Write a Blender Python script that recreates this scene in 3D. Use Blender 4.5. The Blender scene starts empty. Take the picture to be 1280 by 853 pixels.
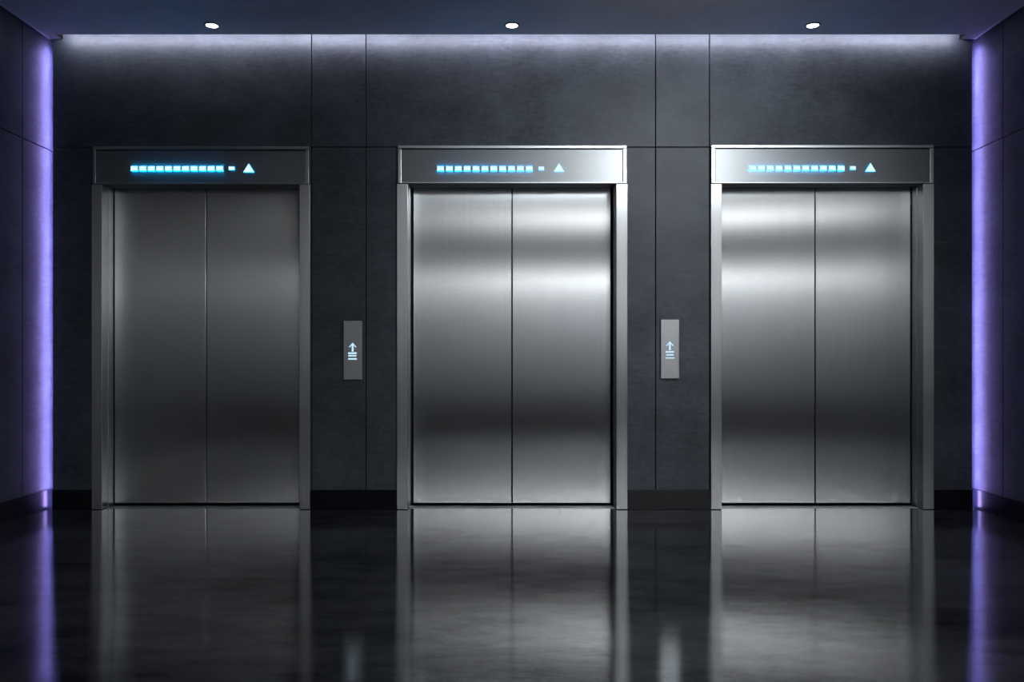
import bpy, bmesh, math
from mathutils import Vector, Matrix

scene = bpy.context.scene
COL = scene.collection
S = 188.0                 # photograph pixels per metre on the lift wall
F = 1000.0                # focal length in pixels (frame 1280 x 853)
D = F / S                 # camera distance to the wall plane y = 0
HZ = 450.0                # horizon row
FL = 637.0                # row where wall meets floor
CAMZ = (FL - HZ) / S
def X(px): return (px - 640.0) / S
def Z(py): return (FL - py) / S

# ------------------------------------------------------------------ helpers
def new_mat(name):
    m = bpy.data.materials.new(name); m.use_nodes = True
    nt = m.node_tree; nt.nodes.clear()
    out = nt.nodes.new('ShaderNodeOutputMaterial')
    b = nt.nodes.new('ShaderNodeBsdfPrincipled')
    nt.links.new(b.outputs[0], out.inputs[0])
    return m, nt, b
def N(nt, t, **kw):
    n = nt.nodes.new(t)
    for k, v in kw.items(): setattr(n, k, v)
    return n
def noise(nt, scale, detail=6, rough=.6, nscale=1.0):
    tc = N(nt, 'ShaderNodeNewGeometry')
    mp = N(nt, 'ShaderNodeMapping'); mp.inputs['Scale'].default_value = scale
    nt.links.new(tc.outputs['Position'], mp.inputs[0])
    n = N(nt, 'ShaderNodeTexNoise'); n.inputs['Scale'].default_value = nscale
    n.inputs['Detail'].default_value = detail; n.inputs['Roughness'].default_value = rough
    nt.links.new(mp.outputs[0], n.inputs['Vector'])
    return n.outputs['Fac']
def rng(nt, sock, a, b, lo=.3, hi=.7):
    r = N(nt, 'ShaderNodeMapRange')
    r.inputs['From Min'].default_value = lo; r.inputs['From Max'].default_value = hi
    r.inputs['To Min'].default_value = a; r.inputs['To Max'].default_value = b
    nt.links.new(sock, r.inputs['Value']); return r.outputs[0]
def mixc(nt, fac, c1, c2):
    m = N(nt, 'ShaderNodeMix', data_type='RGBA')
    nt.links.new(fac, m.inputs[0])
    m.inputs[6].default_value = (*c1, 1); m.inputs[7].default_value = (*c2, 1)
    return m.outputs[2]
def math_(nt, op, a, b):
    n = N(nt, 'ShaderNodeMath', operation=op)
    for i, v in enumerate((a, b)):
        if isinstance(v, (int, float)): n.inputs[i].default_value = v
        else: nt.links.new(v, n.inputs[i])
    return n.outputs[0]

def steel(name, rough, aniso, rot, grain, base=.6, tint=(.94, 1.0, 1.04)):
    m, nt, b = new_mat(name)
    fine = noise(nt, grain, 3, .6)
    cloud = noise(nt, (1.3, 1.3, 2.2), 3, .5)
    f = math_(nt, 'ADD', math_(nt, 'MULTIPLY', fine, .6), math_(nt, 'MULTIPLY', cloud, .4))
    fac = rng(nt, f, 0, 1)
    nt.links.new(mixc(nt, fac, [base*.92*t for t in tint], [base*1.07*t for t in tint]), b.inputs['Base Color'])
    b.inputs['Metallic'].default_value = 1
    b.inputs['Roughness'].default_value = rough
    b.inputs['Anisotropic'].default_value = aniso
    b.inputs['Anisotropic Rotation'].default_value = rot
    t = N(nt, 'ShaderNodeTangent', direction_type='UV_MAP', uv_map='UVMap')
    nt.links.new(t.outputs[0], b.inputs['Tangent'])
    return m

DOOR = steel('brushed_steel_vertical', .24, 1.0, 0, (95, 20, .7), .62)
JAMB = steel('satin_steel_vertical', .34, .8, 0, (220, 220, 1.5), .55)
HEAD = steel('brushed_steel_horizontal', .46, .45, .25, (1.5, 60, 260), .55)
PLATE = steel('satin_steel_plate', .42, .4, 0, (200, 60, 4), .55)

def panel_mat():
    m, nt, b = new_mat('slate_wall_panel')
    a = noise(nt, (2.2, 2.2, 2.6), 8, .65)
    c = noise(nt, (26, 26, 34), 6, .7)
    st = noise(nt, (9, 9, 60), 4, .6)
    f = math_(nt, 'ADD', math_(nt, 'MULTIPLY', a, .5), math_(nt, 'ADD', math_(nt, 'MULTIPLY', c, .3), math_(nt, 'MULTIPLY', st, .2)))
    nt.links.new(mixc(nt, rng(nt, f, 0, 1, .40, .60), (.038, .048, .062), (.094, .114, .142)), b.inputs['Base Color'])
    nt.links.new(rng(nt, c, .42, .6), b.inputs['Roughness'])
    b.inputs['Specular IOR Level'].default_value = .4
    bp = N(nt, 'ShaderNodeBump'); bp.inputs['Strength'].default_value = .3; bp.inputs['Distance'].default_value = .004
    nt.links.new(c, bp.inputs['Height']); nt.links.new(bp.outputs[0], b.inputs['Normal'])
    return m
PANEL = panel_mat()

def floor_mat():
    m, nt, b = new_mat('polished_dark_concrete')
    big = noise(nt, (.7, 1.6, 1), 6, .6)
    mid = noise(nt, (4, 9, 1), 8, .7)
    fine = noise(nt, (14, 130, 1), 5, .6)
    grit = noise(nt, (55, 130, 1), 4, .7)
    f = math_(nt, 'ADD', math_(nt, 'MULTIPLY', big, .4), math_(nt, 'ADD', math_(nt, 'MULTIPLY', mid, .35), math_(nt, 'MULTIPLY', grit, .25)))
    nt.links.new(mixc(nt, rng(nt, f, 0, 1, .42, .58), (.006, .007, .009), (.095, .102, .114)), b.inputs['Base Color'])
    nt.links.new(rng(nt, f, .03, .085, .42, .58), b.inputs['Roughness'])
    nt.links.new(rng(nt, f, 1.75, 2.75, .42, .58), b.inputs['IOR'])
    bp = N(nt, 'ShaderNodeBump'); bp.inputs['Strength'].default_value = .07; bp.inputs['Distance'].default_value = .003
    nt.links.new(fine, bp.inputs['Height']); nt.links.new(bp.outputs[0], b.inputs['Normal'])
    return m
FLOOR = floor_mat()

def plain(name, col, rough, metallic=0.0, spec=.5, var=.12):
    m, nt, b = new_mat(name)
    f = noise(nt, (6, 6, 6), 5, .6)
    nt.links.new(mixc(nt, rng(nt, f, 0, 1), [c*(1-var) for c in col], [c*(1+var) for c in col]), b.inputs['Base Color'])
    b.inputs['Roughness'].default_value = rough; b.inputs['Metallic'].default_value = metallic
    b.inputs['Specular IOR Level'].default_value = spec
    return m
CEIL = plain('painted_ceiling', (.70, .66, .74), .75, 0, .2, .06)
PLASTER = plain('pale_plaster', (.20, .208, .22), .7, 0, .2, .05)
ADDED_DARK = plain('added_dark_floor', (.012, .012, .014), .95, 0, .05)  # for the unseen floor added to darken reflections in the doors
SKIRT = plain('black_gloss_skirting', (.008, .010, .016), .3, 0, .25)
BLACK = plain('black_backing_and_shade', (.004, .004, .005), .7, 0, .2)  # plain backings, also the painted shade of the gaps beside the doors
RING = plain('dark_bronze_ring', (.05, .05, .06), .3, .6)
HOUSING = plain('lamp_housing', (.3, .3, .32), .5)

def emit(name, col, strength):
    m = bpy.data.materials.new(name); m.use_nodes = True
    nt = m.node_tree; nt.nodes.clear()
    out = nt.nodes.new('ShaderNodeOutputMaterial'); e = nt.nodes.new('ShaderNodeEmission')
    e.inputs[0].default_value = (*col, 1); e.inputs[1].default_value = strength
    nt.links.new(e.outputs[0], out.inputs[0]); return m
LED_FACE = emit('led_lens_face', (.70, .95, 1.0), 1.1)
LED_SIDE = emit('led_lens_side', (.0, .42, 1.0), 36)
LED_DIM = emit('led_lens_end', (.0, .42, 1.0), 2)
ICON = emit('lit_call_icon', (.56, .82, 1.0), 1.05)
LAMP = emit('downlight_lens', (.93, .95, 1.0), 14)
COVE = emit('cove_led', (.90, .87, 1.0), 38)
VIOLET = emit('violet_led', (.41, .32, 1.0), 60)
DIFF = emit('luminaire_diffuser', (1.0, .98, .97), 8.0)
DIFF_FAR = emit('luminaire_diffuser_far', (1.0, .98, .97), 27.0)

# --------------------------------------------------------------- mesh helpers
def box(bm, x0, x1, y0, y1, z0, z1, bev=0.0, mi=0, seg=2):
    x0, x1 = sorted((x0, x1)); y0, y1 = sorted((y0, y1)); z0, z1 = sorted((z0, z1))
    t = bmesh.new()
    bmesh.ops.create_cube(t, size=1)
    for v in t.verts:
        v.co = Vector(((x0+x1)/2 + v.co.x*(x1-x0), (y0+y1)/2 + v.co.y*(y1-y0), (z0+z1)/2 + v.co.z*(z1-z0)))
    if bev: bmesh.ops.bevel(t, geom=t.edges[:], offset=bev, segments=seg, affect='EDGES', profile=.5)
    merge(bm, t, mi)
def prism(bm, pts, y0, y1, mi=0, side=None):
    """polygon in x,z (counter-clockwise seen from -y) swept along y"""
    t = bmesh.new()
    a = [t.verts.new((x, y0, z)) for x, z in pts]; b = [t.verts.new((x, y1, z)) for x, z in pts]
    n = len(pts)
    fs = [t.faces.new(a), t.faces.new(b[::-1])]
    for i in range(n): 
        fs.append(t.faces.new((a[i], b[i], b[(i+1) % n], a[(i+1) % n])))
    bmesh.ops.recalc_face_normals(t, faces=t.faces); t.normal_update()
    for k, f in enumerate(fs):
        f.material_index = mi if side is None or k < 2 else (side if abs(f.normal.z) > .9 else side + 1)
    merge(bm, t, None)
def lathe(bm, prof, cx, cy, mi=0, n=48):
    t = bmesh.new(); rings = []
    for r, z in prof:
        rings.append([t.verts.new((cx + r*math.cos(2*math.pi*k/n), cy + r*math.sin(2*math.pi*k/n), z)) for k in range(n)])
    for a, b in zip(rings, rings[1:]):
        for k in range(n): t.faces.new((a[k], a[(k+1) % n], b[(k+1) % n], b[k]))
    for e, r in ((rings[0], prof[0][0]), (rings[-1], prof[-1][0])):
        try: t.faces.new(e)
        except ValueError: pass
    bmesh.ops.recalc_face_normals(t, faces=t.faces)
    merge(bm, t, mi)
def merge(bm, t, mi):
    vm = {v: bm.verts.new(v.co) for v in t.verts}
    for f in t.faces:
        try: g = bm.faces.new([vm[v] for v in f.verts])
        except ValueError: continue
        g.material_index = f.material_index if mi is None else mi
    t.free()
def obj(name, bm, mats, parent=None, origin=None, label=None):
    uv = bm.loops.layers.uv.new('UVMap')
    bm.normal_update()
    for f in bm.faces:
        n = f.normal; ax = max(range(3), key=lambda i: abs(n[i]))
        for l in f.loops:
            c = l.vert.co
            l[uv].uv = (c.x, c.z) if ax == 1 else ((c.y, c.z) if ax == 0 else (c.x, c.y))
    me = bpy.data.meshes.new(name); bm.to_mesh(me); bm.free()
    for m in (mats if isinstance(mats, (list, tuple)) else [mats]): me.materials.append(m)
    o = bpy.data.objects.new(name, me); COL.objects.link(o)
    if parent is not None:
        o.parent = parent
        w = Vector((0, 0, 0)); p = parent
        while p is not None: w += p.location; p = p.parent
        me.transform(Matrix.Translation(-w))
    elif origin is not None:
        me.transform(Matrix.Translation(-Vector(origin))); o.location = origin
    if label: o['label'] = label
    return o
def thing(name, label, cat, loc, group=None):
    o = bpy.data.objects.new(name, None); COL.objects.link(o)
    o.location = loc; o.empty_display_size = .1
    o['label'] = label; o['category'] = cat
    if group: o['group'] = group
    return o
def tag(o, label, cat, group=None):
    o['label'] = label; o['category'] = cat
    if group: o['group'] = group
    return o
def struct(name, bm, mats):
    o = obj(name, bm, mats); o['kind'] = 'structure'; return o

# ---------------------------------------------------------------- room shell
XL, XR = X(66), X(1215)              # edges of the lift wall
G = .045                             # slot between lift wall and side walls
SL, SR = XL - G, XR + G              # faces of the side walls
CG = .08                             # slot between ceiling and lift wall
CZ = CAMZ + (HZ - 43)/F*(D - CG)     # ceiling height
XCL, XCR = X(78), X(1200)            # ends of the ceiling slot
TOP = CZ + .22
ZJ = Z(184)                          # horizontal panel joint
ZB = Z(612.5)                        # top of skirting
J = .0032                            # half joint width
T = .05                              # panel thickness

LIFTS = [ # jamb outer/inner left, inner/outer right, header l, r, face l, r, top, seam (wall-plane px), leds
  dict(jl=(116, 129), jr=(375, 388), h=(118, 387), f=(121.8, 382.2), top=184, bot=231, seam=248.2, gap=0.009,
       leds=(165, 280, 8.6), small=(287, 294), tri=(305.2, 318.6), ly=(208.8, 214), ty=(205.5, 216)),
  dict(jl=(496.5, 510), jr=(770, 784), h=(497.8, 783), f=(502.6, 778), top=182.7, bot=230, seam=640, gap=0.021,
       leds=(546.7, 665.7, 8.4), small=(673.2, 680), tri=(692.2, 705), ly=(208.9, 214), ty=(205, 215.2)),
  dict(jl=(888, 901.5), jr=(1152.5, 1166), h=(888.4, 1165.4), f=(893.6, 1160.2), top=182, bot=230, seam=1028.6, gap=0.01,
       leds=(935.5, 1054.3, 8.4), small=(1061.8, 1068.2), tri=(1080.6, 1093), ly=(208.4, 213.5), ty=(204.8, 215)),
]

bm = bmesh.new()
cols = [66, 389.5, 457.5, 819.5, 887, 1215]
op = [(L['jl'][0]+3, L['jr'][1]-3, L['top']+3) for L in LIFTS]
for a, b in zip(cols, cols[1:]):
    x0 = X(a) + (J if a != 66 else 0); x1 = X(b) - (J if b != 1215 else 0)
    box(bm, x0, x1, 0, T, ZJ + J, TOP, .0016)
    cuts = [o for o in op if o[0] > a - 6 and o[1] < b + 6]
    if not cuts:
        box(bm, x0, x1, 0, T, 0, ZJ - J, .0016)
    for o0, o1, ot in cuts:
        if X(o0) - x0 > .02: box(bm, x0, X(o0), 0, T, 0, ZJ - J, .0016)
        if x1 - X(o1) > .02: box(bm, X(o1), x1, 0, T, 0, ZJ - J, .0016)
# backing behind the joints, split around the openings
edges = [XL + .002] + [v for o in op for v in (X(o[0]), X(o[1]))] + [XR - .002]
for i in range(0, len(edges), 2):
    box(bm, edges[i], edges[i+1], T - .002, T + .05, 0, TOP, mi=1)
for o in op: box(bm, X(o[0]), X(o[1]), T - .002, T + .05, Z(o[2]), TOP, mi=1)
for a, b in ((XL, XL + .02), (XR - .02, XR)): box(bm, a, b, .006, T, ZJ - J - .001, ZJ + J + .001)
# back of the lift shafts
box(bm, SL - .2, SR + .2, .50, .56, 0, TOP, mi=1)
struct('wall_back', bm, [PANEL, BLACK])

def side_wall(name, xs, sgn, joint_y):
    bm = bmesh.new()
    ys = [.16, joint_y, joint_y - 1.2, -2.4]
    for a, b in zip(ys, ys[1:]):
        for z0, z1 in ((0, 2.40 - J), (2.40 + J, TOP)):
            box(bm, xs, xs + sgn*T, b + (J if b > -2.39 else 0), a - (J if a < .1 else 0), z0, z1, .0016)
    box(bm, xs + sgn*(T-.002), xs + sgn*.16, -2.395, .50, 0, TOP, mi=1)
    struct(name, bm, [PANEL, BLACK])
side_wall('wall_left', SL, -1, -.257)
side_wall('wall_right', SR, 1, -.264)
# back of the two light slots
bm = bmesh.new(); box(bm, SL - T, XL + .02, .13, .16, 0, TOP); box(bm, XR - .02, SR + T, .13, .16, 0, TOP)
struct('trim_1', bm, PANEL)

bm = bmesh.new()
box(bm, -7, 7, -4.3, .6, -.12, 0)
box(bm, -7, 7, -16.2, -4.3, -.12, .004, mi=1)   # unseen dark floor, added to darken the lower door reflections
struct('floor', bm, [FLOOR, ADDED_DARK])

bm = bmesh.new()
box(bm, SL + .022, SR - .022, -2.42, -CG, CZ, CZ + .3)
for a, b in ((SL - .02, SL + .03), (SR - .03, SR + .02)): box(bm, a, b, -2.42, .13, CZ + .025, CZ + .3, mi=1)
box(bm, -7, 7, -16.2, -2.42, CZ, CZ + .3)
for a, b in ((SL + .022, XCL), (XCR, SR - .022)): box(bm, a, b, -CG, -.001, CZ, CZ + .3)
for a, b in ((XCL - .002, XCL + .004), (XCR - .004, XCR + .002)): box(bm, a, b, -CG + .001, -.001, CZ + .0005, TOP, mi=1)  # black liners added so the lit slot ends stay dark
box(bm, XCL, XCR, -CG, .10, TOP, TOP + .08)
struct('ceiling', bm, [CEIL, BLACK])

bm = bmesh.new(); box(bm, -7, 7, -16.2, -16, 0, CZ + .001); struct('wall_front', bm, PLASTER)

# skirtings
bm = bmesh.new()
for a, b in ((66, 116), (388, 496.5), (784, 888), (1166, 1215)):
    box(bm, X(a), X(b), -.008, .002, 0.001, ZB, .002)
struct('baseboard_back', bm, SKIRT)
for nm, xs, s in (('baseboard_left', SL, 1), ('baseboard_right', SR, -1)):
    bm = bmesh.new(); box(bm, xs - s*.002, xs + s*.012, -2.4, .125, 0.001, ZB, .002)
    struct(nm, bm, SKIRT)

# ------------------------------------------------------------------ elevators
YF = -.016                          # front of the jambs
YD = .135                           # front of the door leaves
def elevator(L, label):
    a, b = X(L['jl'][1]), X(L['jr'][0])
    cx = (a + b)/2
    t = thing('elevator', label, 'elevator', (cx, 0, 0), 'elevators along the slate wall')
    zt = Z(L['bot'])
    for (p0, p1), inner in ((L['jl'], 1), (L['jr'], -1)):
        bm = bmesh.new()
        box(bm, X(p0), X(p1), YF, .130, .003, zt - .002, .0022)
        # shallow steps along the reveal
        e = X(p1) if inner == 1 else X(p0)
        box(bm, e - inner*.004, e + inner*.004, .062, .130, .003, zt - .002, .001)
        obj('jamb', bm, JAMB, t)
        bm = bmesh.new()
        box(bm, e - inner*.02, e + inner*L['gap'], .130, YD - .001, .003, zt + .01, .0008)
        obj('dark_gap_strip', bm, BLACK, t)  # black strip standing in for the shadow gap between jamb and door
    # header: rim, soffit, inset display panel
    h0, h1, f0, f1 = X(L['h'][0]), X(L['h'][1]), X(L['f'][0]), X(L['f'][1])
    z0, z1 = zt, Z(L['top'])
    bm = bmesh.new()
    yb = .130
    box(bm, h0, h1, YF - .004, T, z1 - .021, z1, .003)
    box(bm, h0, f0 - .002, YF - .004, T, z0, z1 - .0215, .003)
    box(bm, f1 + .002, h1, YF - .004, T, z0, z1 - .0215, .003)
    box(bm, h0 + .003, h1 - .003, YF - .003, yb, z0, z0 + .010, .002)
    obj('header_frame', bm, JAMB, t)
    bm = bmesh.new(); box(bm, f0, f1, YF + .003, T - .005, z0 + .0105, z1 - .0265, .002)
    hp = obj('header_panel', bm, HEAD, t)
    bm = bmesh.new(); box(bm, h0 + .01, h1 - .01, YF + .004, T - .006, z0 + .0103, z1 - .022)
    obj('shadow_gap', bm, BLACK, t)
    s0, s1, w = L['leds']; n = 11
    zb, za = Z(L['ly'][1]), Z(L['ly'][0])
    yl0, yl1 = YF - .003, YF + .005
    for k in range(n):
        p = s0 + (s1 - w - s0)*k/(n - 1)
        bm = bmesh.new()
        prism(bm, [(X(p), zb), (X(p+w), zb), (X(p+w), za), (X(p), za)], yl0, yl1, 0, 1)
        obj('indicator_bar', bm, [LED_FACE, LED_SIDE, LED_DIM], hp)
    p0, p1 = L['small']; zm = (za + zb)/2
    bm = bmesh.new(); prism(bm, [(X(p0), zm-.010), (X(p1), zm-.010), (X(p1), zm+.012), (X(p0), zm+.012)], yl0, yl1, 0, 1)
    obj('indicator_bar', bm, [LED_FACE, LED_SIDE2, LED_SIDE2], hp)
    p0, p1 = L['tri']
    bm = bmesh.new(); prism(bm, [(X(p0), Z(L['ty'][1])), (X(p1), Z(L['ty'][1])), (X((p0+p1)/2), Z(L['ty'][0]))], yl0, yl1, 0, 1)
    obj('up_arrow', bm, [LED_FACE, LED_SIDE2, LED_SIDE2], hp)
    # doors
    sx = X(L['seam']); g = .0032
    for x0, x1 in ((a - .03, sx - g), (sx + g, b + .03)):
        bm = bmesh.new(); box(bm, x0, x1, YD, YD + .035, .017, zt + .03, .0025)
        obj('door_leaf', bm, DOOR, t)
    bm = bmesh.new(); box(bm, a + .001, b - .001, .03, YD + .05, -.004, .002, .001)
    for q in (.055, .08, .105): box(bm, a + .001, b - .001, q, q + .006, .0015, .0032, .0006)
    obj('door_sill', bm, JAMB, t)
    return t
LED_SIDE2 = emit('led_lens_side_soft', (.0, .42, 1.0), 5)
elevator(LIFTS[0], 'leftmost elevator, its dark steel doors nearest the left violet light')
elevator(LIFTS[1], 'middle elevator with its steel doors standing between the two call panels')
elevator(LIFTS[2], 'rightmost elevator with the brightest steel doors, nearest the right wall')

# ---------------------------------------------------------------- call panels
def call_panel(px0, px1, py0, py1, cx, tip, hw, rows, label):
    t = thing('call_panel', label, 'elevator button', (X((px0+px1)/2), 0, Z((py0+py1)/2)), 'elevator call panels')
    y = -.020
    bm = bmesh.new(); box(bm, X(px0), X(px1), y, -.006, Z(py1), Z(py0), .0025)
    pl = obj('face_plate', bm, PLATE, t)
    bm = bmesh.new(); box(bm, X(px0)+.004, X(px1)-.004, -.007, .001, Z(py1)+.004, Z(py0)-.004)
    obj('back_box', bm, BLACK, t)
    yi = y - .0015
    bm = bmesh.new()
    sw = 1.15; bot = tip + 11.2
    prism(bm, [(X(cx-sw), Z(bot)), (X(cx+sw), Z(bot)), (X(cx+sw), Z(tip+1.8)), (X(cx), Z(tip)), (X(cx-sw), Z(tip+1.8))], yi, y + .002)
    for s in (-1, 1):
        q = [(X(cx), Z(tip)), (X(cx), Z(tip+2.0)), (X(cx+s*4.0), Z(tip+6.2)), (X(cx+s*4.5), Z(tip+5.2))]
        prism(bm, q if s < 0 else q[::-1], yi + .0002, y + .002)
    obj('up_arrow', bm, ICON, pl)
    for r0, r1, xa, xb in rows:
        bm = bmesh.new(); box(bm, X(xa), X(xb), yi, y + .002, Z(r1), Z(r0), .0004)
        obj('button_bar', bm, ICON, pl)
call_panel(430, 453.2, 401.3, 474.8, 441.6, 428.6, 4.2,
    [(440.7, 442.9, 436, 446.6), (444, 445.9, 436.1, 446.2), (447.9, 449.9, 436, 446.8)],
    'steel call panel on the wall between the leftmost and middle elevators')
call_panel(825.3, 848.3, 400, 473.4, 836.6, 426.8, 4.2,
    [(439.2, 441.1, 831.2, 841.8), (443, 444.7, 832, 841.2), (447, 448.4, 831.2, 842.2)],
    'steel call panel on the wall between the middle and rightmost elevators')

# ------------------------------------------------------------------ downlights
for px, lab in ((265, 'round ceiling downlight above the leftmost elevator'),
                (640, 'round ceiling downlight above the middle elevator'),
                (1016, 'round ceiling downlight above the rightmost elevator')):
    yd = -(D - F*(CZ - CAMZ)/(HZ - 31.5))
    x = (px - 640)/F*(D + yd)
    t = thing('downlight', lab, 'ceiling light', (x, yd, CZ), 'recessed downlights in the ceiling')
    bm = bmesh.new()
    lathe(bm, [(.037, CZ + .001), (.037, CZ - .004), (.040, CZ - .0065), (.047, CZ - .004), (.049, CZ + .001), (.037, CZ + .001)], x, yd)
    obj('trim_ring', bm, RING, t)
    bm = bmesh.new(); lathe(bm, [(.0365, CZ + .001), (.0365, CZ - .002), (.028, CZ - .0035), (.012, CZ - .004)], x, yd)
    obj('lens', bm, LAMP, t)

# ----------------------------------------------------------------- light strips
def strip(box6, mat, label, group=None):
    bm = bmesh.new(); box(bm, *box6, .001)
    c = ((box6[0]+box6[1])/2, (box6[2]+box6[3])/2, box6[4])
    return tag(obj('light_strip', bm, mat, origin=c), label, 'light strip', group)
strip((XCL + .03, XCR - .03, -CG, -CG + .006, CZ + .008, CZ + .024), COVE,
      'long white light strip in the ceiling slot along the top of the slate wall')
strip((XL - .0008, XL + .006, .016, .036, .012, CZ - .05), VIOLET, 'violet light strip in the corner slot at the left wall')
strip((XR - .006, XR + .0008, .016, .036, .012, CZ - .05), VIOLET, 'violet light strip in the corner slot at the right wall')

# ------------------------------------------------ lobby luminaires (behind the camera)
def luminaire(x0, x1, y, w, mat, label):
    t = thing('ceiling_luminaire', label, 'ceiling light', ((x0+x1)/2, y, CZ), 'long lobby ceiling luminaires')
    bm = bmesh.new()
    box(bm, x0, x1, y - w/2, y - w/2 + .02, CZ - .05, CZ + .001, .002); box(bm, x0, x1, y + w/2 - .02, y + w/2, CZ - .05, CZ + .001, .002)
    box(bm, x0, x0 + .02, y - w/2 + .02, y + w/2 - .02, CZ - .05, CZ + .001, .002); box(bm, x1 - .02, x1, y - w/2 + .02, y + w/2 - .02, CZ - .05, CZ + .001, .002)
    obj('housing', bm, HOUSING, t)
    bm = bmesh.new(); box(bm, x0 + .02, x1 - .02, y - w/2 + .02, y + w/2 - .02, CZ - .045, CZ - .01, .002)
    obj('diffuser', bm, mat, t)
luminaire(.2, 4.2, -6.1, .9, DIFF, 'long ceiling luminaire over the lobby, nearest the elevators')
luminaire(.4, 6.4, -15.1, 1.2, DIFF_FAR, 'long ceiling luminaire at the far end of the lobby')

def spot(name, loc, aim, watts, deg, col=(.93, .97, 1)):
    l = bpy.data.lights.new(name, 'SPOT'); l.energy = watts; l.spot_size = math.radians(deg); l.spot_blend = 1
    l.shadow_soft_size = .3; l.color = col
    o = bpy.data.objects.new(name, l); COL.objects.link(o); o.location = loc
    o.rotation_euler = (Vector(aim) - Vector(loc)).to_track_quat('-Z', 'Y').to_euler()
spot('spot_lamp', (1.5, -2.6, CZ - .06), (.9, 0, 2.1), 250, 82)

# ----------------------------------------------------------------------- world
w = bpy.data.worlds.new('World'); scene.world = w; w.use_nodes = True
bg = w.node_tree.nodes['Background']
bg.inputs[0].default_value = (.8, .86, 1.0, 1); bg.inputs[1].default_value = .03

# ---------------------------------------------------------------------- camera
cam = bpy.data.cameras.new('camera'); co = bpy.data.objects.new('camera', cam); COL.objects.link(co)
co.location = (0, -D, CAMZ); co.rotation_euler = (math.radians(90), 0, 0)
cam.sensor_fit = 'HORIZONTAL'; cam.sensor_width = 36; cam.lens = 36*F/1280
cam.shift_y = (HZ - 426.5)/1280
cam.clip_start = .05
scene.camera = co

vs = scene.view_settings
scene.display_settings.display_device = 'sRGB'
vs.view_transform = 'Standard'; vs.look = 'None'; vs.exposure = 0; vs.gamma = 1; vs.use_curve_mapping = False
scene.cycles.use_denoising = True
scene.cycles.max_bounces = 10; scene.cycles.glossy_bounces = 6; scene.cycles.diffuse_bounces = 4
